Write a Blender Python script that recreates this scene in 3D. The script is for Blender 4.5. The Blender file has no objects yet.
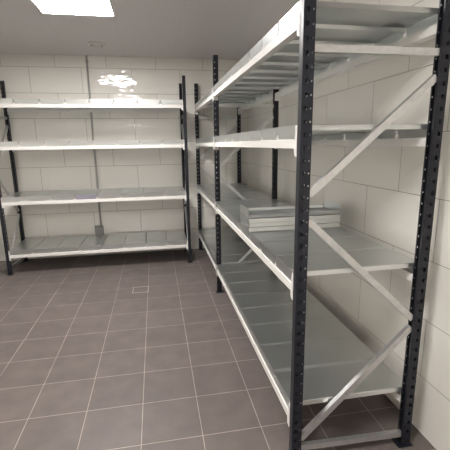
import bpy, bmesh, math
from mathutils import Matrix, Vector
scene = bpy.context.scene
col = scene.collection

# ------------------------------------------------------------------ helpers
def obj(name, bm, m, parent=None, solid=0.0, smooth=False):
    bmesh.ops.recalc_face_normals(bm, faces=bm.faces)
    me = bpy.data.meshes.new(name)
    bm.to_mesh(me); bm.free()
    if smooth:
        for p in me.polygons: p.use_smooth = True
    o = bpy.data.objects.new(name, me)
    me.materials.append(m)
    col.objects.link(o)
    if solid:
        md = o.modifiers.new('thickness', 'SOLIDIFY'); md.thickness = solid; md.offset = 0
    if parent: o.parent = parent
    return o

def tag(o, label=None, cat=None, group=None, kind=None):
    if label: o['label'] = label
    if cat: o['category'] = cat
    if group: o['group'] = group
    if kind: o['kind'] = kind
    return o

def empty(name, loc):
    o = bpy.data.objects.new(name, None); col.objects.link(o); o.location = loc
    o.empty_display_size = .1
    return o

def copy_part(o, parent):
    c = o.copy(); col.objects.link(c); c.parent = parent
    for ch in list(o.children): copy_part(ch, c)
    return c

def box(bm, a, b, bev=0):
    a = Vector(a); b = Vector(b)
    r = bmesh.ops.create_cube(bm, size=1, matrix=Matrix.Translation((a+b)/2) @ Matrix.Diagonal((abs(b.x-a.x), abs(b.y-a.y), abs(b.z-a.z), 1)))
    if bev:
        es = list({e for v in r['verts'] for e in v.link_edges})
        bmesh.ops.bevel(bm, geom=es, offset=bev, segments=2, affect='EDGES', profile=.5)
    return bm

def quad(bm, pts):
    return bm.faces.new([bm.verts.new(p) for p in pts])

def sweep(bm, prof, p0, p1, ax, ay, closed=True, caps=True):
    """extrude a 2D outline from p0 to p1; ax, ay are the outline's axes"""
    p0, p1, ax, ay = map(Vector, (p0, p1, ax, ay))
    A = [bm.verts.new(p0 + ax*x + ay*y) for x, y in prof]
    B = [bm.verts.new(p1 + ax*x + ay*y) for x, y in prof]
    n = len(prof)
    for i in range(n if closed else n-1):
        j = (i+1) % n
        bm.faces.new((A[i], A[j], B[j], B[i]))
    if closed and caps:
        bm.faces.new(A); bm.faces.new(B)

def cyl(bm, c, r, d, axis='Z', seg=32, r2=None):
    rot = {'Z': Matrix.Identity(4), 'X': Matrix.Rotation(math.pi/2, 4, 'Y'), 'Y': Matrix.Rotation(math.pi/2, 4, 'X')}[axis]
    bmesh.ops.create_cone(bm, cap_ends=True, segments=seg, radius1=r, radius2=r if r2 is None else r2, depth=d,
                          matrix=Matrix.Translation(c) @ rot)

# ---------------------------------------------------------------- materials
def mat(name, color, rough=.5, metal=0, **k):
    m = bpy.data.materials.new(name); m.use_nodes = True
    b = m.node_tree.nodes['Principled BSDF']
    b.inputs['Base Color'].default_value = (*color, 1)
    b.inputs['Roughness'].default_value = rough
    b.inputs['Metallic'].default_value = metal
    for kk, v in k.items(): b.inputs[kk.replace('_', ' ')].default_value = v
    return m

def noisy(m, scale, c0, c1, r0=None, r1=None, bump=0, detail=3, stretch=(1, 1, 1)):
    nt = m.node_tree; b = nt.nodes['Principled BSDF']
    tc = nt.nodes.new('ShaderNodeTexCoord'); mp = nt.nodes.new('ShaderNodeMapping'); mp.inputs['Scale'].default_value = stretch
    n = nt.nodes.new('ShaderNodeTexNoise'); n.inputs['Scale'].default_value = scale; n.inputs['Detail'].default_value = detail
    nt.links.new(tc.outputs['Object'], mp.inputs[0]); nt.links.new(mp.outputs[0], n.inputs['Vector'])
    cr = nt.nodes.new('ShaderNodeValToRGB'); cr.color_ramp.elements[0].position = .3; cr.color_ramp.elements[1].position = .7
    cr.color_ramp.elements[0].color = (*c0, 1); cr.color_ramp.elements[1].color = (*c1, 1)
    nt.links.new(n.outputs['Fac'], cr.inputs[0]); nt.links.new(cr.outputs[0], b.inputs['Base Color'])
    if r0 is not None:
        mr = nt.nodes.new('ShaderNodeMapRange'); mr.inputs['To Min'].default_value = r0; mr.inputs['To Max'].default_value = r1
        nt.links.new(n.outputs['Fac'], mr.inputs['Value']); nt.links.new(mr.outputs[0], b.inputs['Roughness'])
    if bump:
        bp = nt.nodes.new('ShaderNodeBump'); bp.inputs['Strength'].default_value = 1; bp.inputs['Distance'].default_value = bump
        nt.links.new(n.outputs['Fac'], bp.inputs['Height']); nt.links.new(bp.outputs[0], b.inputs['Normal'])
    return m

def tiles(name, axes, org, w, h, offset, mortar, c_tile, c_tile2, c_mortar, rough, wave, wave_scale, mrough=.8, groove=.0012, spec=.5, cvar=None, wst=(1, 1, 1)):
    """procedural tile surface; axes picks which world axes carry the tile's width and height"""
    m = bpy.data.materials.new(name); m.use_nodes = True
    nt = m.node_tree; N = nt.nodes; L = nt.links; b = N['Principled BSDF']
    tc = N.new('ShaderNodeTexCoord'); sx = N.new('ShaderNodeSeparateXYZ'); cx = N.new('ShaderNodeCombineXYZ')
    L.new(tc.outputs['Object'], sx.inputs[0])
    for i, a in enumerate(axes):
        s = N.new('ShaderNodeMath'); s.operation = 'SUBTRACT'; s.inputs[1].default_value = org[i]
        L.new(sx.outputs[a], s.inputs[0]); L.new(s.outputs[0], cx.inputs[i])
    br = N.new('ShaderNodeTexBrick'); br.offset = offset; br.offset_frequency = 2; br.squash = 1
    br.inputs['Scale'].default_value = 1; br.inputs['Mortar Size'].default_value = mortar
    br.inputs['Mortar Smooth'].default_value = .15; br.inputs['Brick Width'].default_value = w; br.inputs['Row Height'].default_value = h
    br.inputs['Color1'].default_value = (*c_tile, 1); br.inputs['Color2'].default_value = (*c_tile2, 1); br.inputs['Mortar'].default_value = (*c_mortar, 1)
    L.new(cx.outputs[0], br.inputs['Vector'])
    n = N.new('ShaderNodeTexNoise'); n.inputs['Scale'].default_value = wave_scale; n.inputs['Detail'].default_value = 1.5
    wm = N.new('ShaderNodeMapping'); wm.inputs['Scale'].default_value = wst
    L.new(tc.outputs['Object'], wm.inputs[0]); L.new(wm.outputs[0], n.inputs['Vector'])
    colr = br.outputs['Color']
    if cvar:
        n2 = N.new('ShaderNodeTexNoise'); n2.inputs['Scale'].default_value = cvar[0]; n2.inputs['Detail'].default_value = 4
        L.new(tc.outputs['Object'], n2.inputs['Vector'])
        mr = N.new('ShaderNodeMapRange'); mr.inputs['From Min'].default_value = .3; mr.inputs['From Max'].default_value = .7
        mr.inputs['To Min'].default_value = 1-cvar[1]; mr.inputs['To Max'].default_value = 1+cvar[1]
        L.new(n2.outputs['Fac'], mr.inputs['Value'])
        vm = N.new('ShaderNodeVectorMath'); vm.operation = 'SCALE'
        L.new(colr, vm.inputs[0]); L.new(mr.outputs[0], vm.inputs['Scale']); colr = vm.outputs[0]
    L.new(colr, b.inputs['Base Color'])
    r = N.new('ShaderNodeMix'); r.data_type = 'FLOAT'; r.inputs[2].default_value = rough; r.inputs[3].default_value = mrough
    L.new(br.outputs['Fac'], r.inputs[0]); L.new(r.outputs[0], b.inputs['Roughness'])
    b.inputs['Specular IOR Level'].default_value = spec
    b1 = N.new('ShaderNodeBump'); b1.inputs['Distance'].default_value = wave; L.new(n.outputs['Fac'], b1.inputs['Height'])
    b2 = N.new('ShaderNodeBump'); b2.invert = True; b2.inputs['Distance'].default_value = groove
    L.new(br.outputs['Fac'], b2.inputs['Height']); L.new(b1.outputs[0], b2.inputs['Normal']); L.new(b2.outputs[0], b.inputs['Normal'])
    return m

WT = (.74, .715, .66)
W2 = (.72, .695, .64)
GR = (.26, .24, .21)
TW, TH = .62, .3085
M_back = tiles('back_wall_tile', (0, 2), (-.24, 0), TW, TH, .5, .0022, WT, W2, GR, .05, .0045, 5, wst=(1, 1, 2.2))
M_right = tiles('right_wall_tile', (1, 2), (2.14, 0), TW, TH, .5, .0018, WT, W2, GR, .12, .0016, 6)
M_left = tiles('left_wall_tile', (1, 2), (.1, 0), TW, TH, .5, .002, WT, W2, GR, .1, .0012, 6)
M_rear = tiles('rear_wall_tile', (0, 2), (.1, 0), TW, TH, .5, .002, WT, W2, GR, .1, .0012, 6)
TS = .3175
M_floor = tiles('floor_tile', (0, 1), (-.1449, 1.6844), TS, TS, 0, .0022, (.122, .102, .094), (.132, .111, .102), (.36, .31, .27), .45, .0006, 10, cvar=(7, .12), spec=.35)
M_ceil = tiles('ceiling_panel', (0, 1), (-.30, .12), .6, 1.2, 0, .0015, (.60, .575, .57), (.60, .575, .57), (.53, .505, .50), .45, .0008, 3, groove=.0005, spec=.3)
M_post = noisy(mat('dark_blue_grey_paint', (.02, .022, .03), .32, Specular_IOR_Level=.35), 30, (.009, .010, .015), (.014, .015, .021), .3, .42)
M_beam = mat('white_powder_coat', (.70, .685, .65), .4)
M_brace = noisy(mat('galvanised_brace', (.6, .6, .58), .35, .85), 40, (.56, .56, .55), (.64, .64, .63), .3, .4)
M_panel = noisy(mat('galvanised_sheet', (.4, .43, .42), .29, .96), 3, (.62, .645, .64), (.66, .68, .675), detail=1)
M_film = noisy(mat('galvanised_sheet_violet', (.4, .38, .46), .35, .6), 14, (.36, .35, .41), (.40, .39, .46), .3, .4)
M_grey = mat('grey_plastic', (.23, .23, .22), .5)
M_pipe = mat('grey_conduit', (.36, .35, .33), .4)
M_black = mat('dark_opening', (.015, .015, .015), .7)
M_white = mat('white_plastic', (.66, .64, .61), .4)
M_trim = mat('light_frame_paint', (.85, .85, .83), .4)
M_drain = noisy(mat('drain_insert', (.11, .095, .085), .4), 20, (.10, .088, .08), (.125, .105, .095))
M_drainf = mat('drain_steel', (.42, .37, .32), .4, .5)
M_lamp = bpy.data.materials.new('lamp_diffuser'); M_lamp.use_nodes = True
b = M_lamp.node_tree.nodes['Principled BSDF']
b.inputs['Base Color'].default_value = (.9, .9, .9, 1)
b.inputs['Emission Color'].default_value = (1, .965, .945, 1); b.inputs['Emission Strength'].default_value = 60

# ------------------------------------------------------------------ setting
XL, XR, YB, YN, ZC = -2.15, 1.30, 5.28, -3.8, 2.61
T = .12
def struct(name, a, b, m):
    return tag(obj(name, box(bmesh.new(), a, b), m), kind='structure')
struct('floor', (XL-T, YN-T, -T), (XR+T, YB+T, 0), M_floor)
struct('wall_back', (XL-T, YB, 0), (XR+T, YB+T, ZC), M_back)
struct('wall_right', (XR, YN, 0), (XR+T, YB, ZC), M_right)
struct('wall_left', (XL-T, YN, 0), (XL, YB, ZC), M_left)
struct('wall_front', (XL-T, YN-T, 0), (XR+T, YN, ZC), M_rear)
# the ceiling, with real openings for the recessed lamps
lamps = [(-.88, 3.115), (-.88, .115), (-.88, -2.885)]
LS = .6
bm = bmesh.new()
xs = [XL-T, lamps[0][0], lamps[0][0]+LS, XR+T]
ys = sorted([YN-T, YB+T] + [v for l in lamps for v in (l[1], l[1]+LS)])
for i in range(3):
    for j in range(len(ys)-1):
        if i == 1 and any(abs(ys[j]-l[1]) < 1e-6 for l in lamps): continue
        box(bm, (xs[i], ys[j], ZC), (xs[i+1], ys[j+1], ZC+T))
tag(obj('ceiling', bm, M_ceil), kind='structure')

# ------------------------------------------------------------------- lamps
llab = ['square recessed white ceiling panel light, lit, above the left rack aisle',
        'square recessed ceiling panel light, lit, at the near end of the aisle',
        'square recessed ceiling panel light, lit, furthest from the back wall']
for (lx, ly), lab in zip(lamps, llab):
    r = tag(empty('ceiling_light', (lx+LS/2, ly+LS/2, ZC)), lab, 'ceiling light')
    fr = bmesh.new(); g = .003; w = .008; H = LS/2-g
    for a, b_ in (((-H, -H), (H, -H+w)), ((-H, H-w), (H, H)), ((-H, -H+w), (-H+w, H-w)), ((H-w, -H+w), (H, H-w))):
        box(fr, (a[0], a[1], -.002), (b_[0], b_[1], .03))
    obj('light_frame', fr, M_trim, r)
    obj('diffuser', box(bmesh.new(), (-H+w, -H+w, .003), (H-w, H-w, .02)), M_lamp, r)

# ----------------------------------------------------------- ceiling speaker
r = tag(empty('ceiling_vent', (-.572, 4.665, ZC)), 'small round white vent set in the ceiling near the back wall', 'vent')
bm = bmesh.new()
def ring(bm, r0, r1, z0, z1, seg=40):
    pts = [(r0, z0), (r1, z0), (r1, z1), (r0, z1)]
    rings = [[bm.verts.new((p*math.cos(2*math.pi*k/seg), p*math.sin(2*math.pi*k/seg), z)) for p, z in pts] for k in range(seg)]
    for k in range(seg):
        A, B = rings[k], rings[(k+1) % seg]
        for i in range(4):
            j = (i+1) % 4; bm.faces.new((A[i], A[j], B[j], B[i]))
ring(bm, .072, .094, -.020, 0)
obj('rim', bm, M_white, r)
bm = bmesh.new(); cyl(bm, (0, 0, -.002), .071, .003); obj('dark_recess', bm, M_black, r)
bm = bmesh.new(); cyl(bm, (0, 0, -.011), .050, .018); obj('centre_disc', bm, M_white, r)

# ------------------------------------------------------ conduit and its box
CX = -.782
r = tag(empty('electrical_conduit', (CX, YB, .425)), 'thin grey vertical conduit pipe on the back wall running down behind the left rack', 'conduit')
bm = bmesh.new(); cyl(bm, (0, -.013, (ZC-.425)/2), .0125, ZC-.425, seg=20); obj('pipe', bm, M_pipe, r, smooth=True)
for z in (.35, 1.0, 1.62, 2.12):
    bm = bmesh.new(); box(bm, (-.022, -.008, z-.009), (.022, 0, z+.009), .002)
    cyl(bm, (0, -.0145, z), .0145, .014, seg=20)
    obj('clip', bm, M_pipe, r)
r = tag(empty('junction_box', (-.808, YB, .35)), 'grey electrical socket box at the foot of the wall conduit', 'socket box')
obj('box_body', box(bmesh.new(), (-.056, -.028, -.072), (.056, 0, .072), .005), M_grey, r)
obj('box_cover', box(bmesh.new(), (-.047, -.033, -.06), (.047, -.028, .06), .002), M_grey, r)

# -------------------------------------------------------------- floor drain
r = tag(empty('floor_drain', (-.2205, 3.835, 0)), 'small square floor drain cover outlined in pale metal, set in the dark tiles', 'drain')
bm = bmesh.new(); q = .083; t = .007
for a, b_ in (((-q, -q), (q, -q+t)), ((-q, q-t), (q, q)), ((-q, -q+t), (-q+t, q-t)), ((q-t, -q+t), (q, q-t))):
    box(bm, (a[0], a[1], 0), (b_[0], b_[1], .0025))
obj('drain_frame', bm, M_drainf, r)
obj('drain_cover', box(bmesh.new(), (-q+t+.002, -q+t+.002, 0), (q-t-.002, q-t-.002, .0015)), M_drain, r)

# -------------------------------------------------------------------- racks
S_R, S_L = [2.022, 1.572, .952, .305], [2.02, 1.560, .935, .302]
S = S_R          # heights of the shelf surfaces
PH, PU, PV = 2.29, .035, .046           # post height, width along the run, depth
DEPTH = .628                            # front face of front post to back face of back post
PW = .265                              # shelf panel width

class Rack:
    """u runs along the rack, v goes from the aisle face to the wall"""
    def __init__(s, root, O, U, V): s.root, s.O, s.U, s.V = root, Vector(O), Vector(U), Vector(V)
    def p(s, u, v, z): return s.U*u + s.V*v + Vector((0, 0, z))     # relative to the root

def post_mesh(R, flip):
    """open C section with a row of slots and a row of small holes on both run-facing sides"""
    bm = bmesh.new()
    f = (lambda v: PV-v) if flip else (lambda v: v)
    pitch, n = .05, 45
    zs = [0]; cells = []
    vs = [0, .011, .023, .0345, .0410, PV]
    for k in range(n):
        z = .03 + k*pitch
        zs += [z-.009, z-.0035, z+.0035, z+.009]
    zs += [PH]
    for u in (0, PU):
        grid = [[bm.verts.new(R.p(u, f(v), z)) for v in vs] for z in zs]
        for i in range(len(zs)-1):
            k = (i-1) % 4 if 0 < i < len(zs)-1 else 3
            for j in range(5):
                if j == 1 and k in (0, 1, 2) and i > 0: continue
                if j == 3 and k == 1 and i > 0: continue
                bm.faces.new((grid[i][j], grid[i][j+1], grid[i+1][j+1], grid[i+1][j]))
    quad(bm, [R.p(0, f(0), 0), R.p(PU, f(0), 0), R.p(PU, f(0), PH), R.p(0, f(0), PH)])
    for u0, u1 in ((0, .008), (PU-.008, PU)):
        quad(bm, [R.p(u0, f(PV), 0), R.p(u1, f(PV), 0), R.p(u1, f(PV), PH), R.p(u0, f(PV), PH)])
    bmesh.ops.remove_doubles(bm, verts=bm.verts, dist=1e-5)
    return bm

def prism(bm, R, pts, axis, a0, a1):
    """outline given in the two other rack axes, pushed from a0 to a1 along axis (u, v)"""
    mk = (lambda p, a: R.p(a, p[0], p[1])) if axis == 'u' else (lambda p, a: R.p(p[0], a, p[1]))
    A = [bm.verts.new(mk(p, a0)) for p in pts]; B = [bm.verts.new(mk(p, a1)) for p in pts]
    n = len(pts)
    for i in range(n): bm.faces.new((A[i], A[(i+1) % n], B[(i+1) % n], B[i]))
    bm.faces.new(A); bm.faces.new(B)

def channel(bm, R, u0, a, b_, w=.028, d=.022, t=.0025):
    """folded channel brace lying in the frame's plane, from (v,z) a to b"""
    a = Vector((a[0], a[1])); b_ = Vector((b_[0], b_[1])); dr = (b_-a).normalized(); nn = Vector((-dr.y, dr.x))
    prof = [(-w/2, 0), (w/2, 0), (w/2, d), (w/2-t, d), (w/2-t, t), (-w/2+t, t), (-w/2+t, d), (-w/2, d)]
    A = []; B = []
    for x, y in prof:
        pa = a+nn*x; pb = b_+nn*x
        A.append(bm.verts.new(R.p(u0+y, pa.x, pa.y))); B.append(bm.verts.new(R.p(u0+y, pb.x, pb.y)))
    n = len(prof)
    for i in range(n): bm.faces.new((A[i], A[(i+1) % n], B[(i+1) % n], B[i]))
    for V in (A, B):
        bm.faces.new((V[0], V[1], V[4], V[5])); bm.faces.new((V[1], V[2], V[3], V[4])); bm.faces.new((V[0], V[5], V[6], V[7]))

def add_frame(R, u):
    at = R.U*u
    for flip in (False, True):
        v0 = DEPTH-PV if flip else 0
        key = 'b' if flip else 'f'
        if key not in R.cache:
            o = obj('upright_post', post_mesh(R, flip), M_post, R.root, solid=.002)
            bm = bmesh.new(); prism(bm, R, [(-.012, .0), (PV+.022, .0), (PV+.022, .005), (-.012, .005)] if not flip else [(-.022, 0), (PV+.012, 0), (PV+.012, .005), (-.022, .005)], 'u', -.014, PU+.014)
            prism(bm, R, [(.006, .005), (PV-.006, .005), (PV-.006, .05), (.006, .05)], 'u', .004, PU-.004)
            obj('foot_plate', bm, M_post, o)
            R.cache[key] = o
        else: o = copy_part(R.cache[key], R.root)
        o.location = at + R.V*v0
    v0, v1 = PV-.003, DEPTH-PV+.003
    segs = [('horizontal_brace', (v0, .078), (v1, .060)), ('diagonal_brace', (v0+.004, .125), (v1-.004, .645)),
            ('diagonal_brace', (v1-.004, .690), (v0+.004, 1.185)), ('diagonal_brace', (v0+.004, 1.29), (v1-.004, 1.755)),
            ('horizontal_brace', (v0, 1.85), (v1, 1.85))]
    for i, (nm, a, b_) in enumerate(segs):
        key = 'brace%d' % i
        if key not in R.cache:
            bm = bmesh.new(); channel(bm, R, .006, a, b_)
            o = obj(nm, bm, M_brace, R.root); R.cache[key] = o
        else: o = copy_part(R.cache[key], R.root)
        o.location = at

def beam_mesh(R, L, back, n):
    bm = bmesh.new()
    f = (lambda v: DEPTH-v) if back else (lambda v: v)
    prof = [(0, -.094), (.040, -.094), (.040, -.0565), (.002, -.0565), (0, -.0585)]
    prism(bm, R, [(f(v), z) for v, z in prof], 'u', 0, L)
    for k in range(1, 1 if back else n):                       # spacer lugs between the panels
        c = k*PW+.001
        prism(bm, R, [(c-.017, -.057), (c+.017, -.057), (c+.005, -.034), (c-.005, -.034)], 'v', *sorted((f(.0055), f(.009))))
    return bm

def bracket_mesh(R, back, end):
    bm = bmesh.new()
    f = (lambda v: DEPTH-v) if back else (lambda v: v)
    s = -1 if end else 1
    prism(bm, R, [(f(-.0035), -.126), (f(.040), -.126), (f(.040), -.058), (f(-.0005), -.058), (f(-.0005), -.004), (f(-.0035), -.004)], 'u', *sorted((0, s*.003)))
    prism(bm, R, [(s*.003, -.126), (s*.022, -.116), (s*.024, -.062), (s*.014, -.052), (s*.012, -.004), (s*.003, -.004)], 'v', *sorted((f(-.0035), f(-.0005))))
    return bm

def add_bay(R, u0, n):
    L = n*PW+.006
    for S_ in S:
        for back in (False, True):
            key = ('beam', back, n)
            if key not in R.cache:
                o = obj('shelf_beam', beam_mesh(R, L-.004, back, n), M_beam, R.root)
                c1 = obj('end_bracket', bracket_mesh(R, back, False), M_beam, o)
                c2 = obj('end_bracket', bracket_mesh(R, back, True), M_beam, o); c2.location = R.U*(L-.004)
                R.cache[key] = o
            else: o = copy_part(R.cache[key], R.root)
            o.location = R.U*(u0+.002) + Vector((0, 0, S_))

def make_rack(O, U, V, bays, label):
    root = tag(empty('storage_rack', O), label, 'rack')
    R = Rack(root, O, U, V); R.cache = {}
    u = 0; out = []
    add_frame(R, 0)
    for n in bays:
        add_bay(R, u+PU, n); out.append((u+PU+.003, n))
        u += PU+n*PW+.006
        add_frame(R, u)
    return R, out

RR, bays_r = make_rack((.564, 1.42, 0), (0, 1, 0), (1, 0, 0), [8, 6], 'long two-bay rack on the right with dark posts, white beams and galvanised braces')
S, DEPTH = S_L, .600
RL, bays_l = make_rack((.398, 4.645, 0), (-1, 0, 0), (0, 1, 0), [8], 'shorter single-bay rack with dark posts and white beams against the back wall')

# ------------------------------------------------------------- shelf panels
def panel_mesh(PL, back, side=.021):
    """folded steel tray: x is the depth, y the width, top surface at z=0"""
    bm = bmesh.new(); g = .001; w = PW-g; r = .004
    prof = [(g+.013, -side), (g, -side), (g+.003, -r)]; g += .003        # the long folds flare a little outwards
    for k in (1, 2, 3): a = k*math.pi/6/1.0; prof.append((g+r-r*math.cos(a), -r+r*math.sin(a)))
    prof += [(g+.007, 0), (g+.010, -.0025), (PW/2, -.0030)]
    left = prof[:-1]
    prof = prof + [(PW-y, z) for y, z in reversed(left)]
    sweep(bm, prof, (0.002, 0, 0), (PL, 0, 0), (0, 1, 0), (0, 0, 1), closed=False)
    quad(bm, [(PL, g+.003, -.001), (PL, PW-g-.003, -.001), (PL, PW-.018, -back), (PL, .018, -back)])   # rear fold
    return bm
def flange_mesh(h=.0555):
    bm = bmesh.new(); a, b_ = .006, PW-.006
    pts = [(0, a, 0), (0, b_, 0), (.0015, b_, -h*.5), (.003, b_-.018, -h), (.003, a+.018, -h), (.0015, a, -h*.5)]
    quad(bm, pts)
    quad(bm, [(.006, a, .0004), (.006, b_, .0004), (0, b_, 0), (0, a, 0)])
    return bm
protos = {}
def panel(m, h=.0555, PL=.622):
    key = (m.name, h, PL)
    if key not in protos:
        o = obj('shelf_panel', panel_mesh(PL, h, .021 if h > .04 else h-.0005), m, solid=.0012)
        obj('front_flange', flange_mesh(h), m, o, solid=.0012)
        protos[key] = [o, False]
    o, used = protos[key]
    if not used: protos[key][1] = True; return o
    c = o.copy(); col.objects.link(c)
    for ch in list(o.children): k = ch.copy(); col.objects.link(k); k.parent = c
    return c

ORD = ['first', 'second', 'third', 'fourth', 'fifth', 'sixth', 'seventh', 'eighth']
LEV = ['top shelf', 'second shelf down', 'third shelf down', 'bottom shelf']
for b_i, (u0, n) in enumerate(bays_r):
    for li, z in enumerate(S_R):
        for k in range(n):
            o = panel(M_panel)
            o.location = (.567, 1.42+u0+k*PW, z)
            if b_i == 0:
                lab = "grey metal shelf panel, %s beyond the nearest post, right rack's %s" % (ORD[k], LEV[li])
                grp = "shelf panels on the right rack's near bay, " + LEV[li]
            else:
                lab = "far grey metal shelf panel, %s past the middle post, right rack's %s" % (ORD[k], LEV[li])
                grp = "shelf panels on the right rack's far bay, " + LEV[li]
            tag(o, lab, 'shelf panel', grp)
u0, n = bays_l[0]
for li, z in enumerate(S_L):
    for k in range(n):
        film = (li == 2 and k == 4)
        o = panel(M_panel, PL=.594)
        if film:
            ch = o.children[0]; ch.data = ch.data.copy(); ch.data.materials[0] = M_film; ch['label'] = 'violet-tinted front flange'
        o.rotation_euler = (0, 0, math.pi/2)
        # local x (depth) -> +Y, local y (width) -> -X
        o.location = (.398-u0-k*PW, 4.648, z)
        lab = "%s metal shelf panel, %s from the right post, back-wall rack's %s" % ('violet-fronted grey' if film else 'grey', ORD[k], LEV[li])
        tag(o, lab, 'shelf panel', "shelf panels on the back-wall rack, " + LEV[li])
# spare panels stacked on the third shelf down
sl = ['spare grey metal panel at the bottom of the stack on the right rack',
      'spare grey metal panel second from the bottom of the stack on the right rack',
      'spare grey metal panel directly under the upturned one on the right rack']
z = S_R[2]
for k in range(3):
    o = panel(M_panel, .0270)
    z += .0288
    o.location = (.560+[0, .004, -.002][k], 2.235+[0, .003, -.002][k], z)
    o.rotation_euler = (0, 0, [.0, .006, -.004][k])
    tag(o, sl[k], 'shelf panel', 'spare panels stacked on the third shelf')
o = panel(M_panel)
o.rotation_euler = (math.pi, 0, -.004)
o.location = (.562, 2.237+PW, z+.003)
tag(o, 'spare metal panel turned upside down like a tray on top of the stack', 'shelf panel', 'spare panels stacked on the third shelf')

# ------------------------------------------------------------------- camera
cam = bpy.data.cameras.new('camera'); co = bpy.data.objects.new('camera', cam); col.objects.link(co)
yaw, pit, rol = .1804035, -.2135402, -.01412634
d = Vector((math.sin(yaw)*math.cos(pit), math.cos(yaw)*math.cos(pit), math.sin(pit)))
rt = Vector((math.cos(yaw), -math.sin(yaw), 0)); up = rt.cross(d)
c, s = math.cos(rol), math.sin(rol)
r2 = c*rt+s*up; u2 = -s*rt+c*up
mw = Matrix((r2, u2, -d)).transposed().to_4x4(); mw.translation = (0, 0, 1.5)
co.matrix_world = mw
cam.sensor_width = 36; cam.lens = 373.27/450*36; cam.clip_start = .05
scene.camera = co

w = bpy.data.worlds.new('world'); scene.world = w; w.use_nodes = True
w.node_tree.nodes['Background'].inputs[0].default_value = (.5, .5, .5, 1)
w.node_tree.nodes['Background'].inputs[1].default_value = .05
vs = scene.view_settings
vs.view_transform = 'Standard'; vs.look = 'None'; vs.gamma = 1; vs.exposure = .33; vs.use_curve_mapping = False
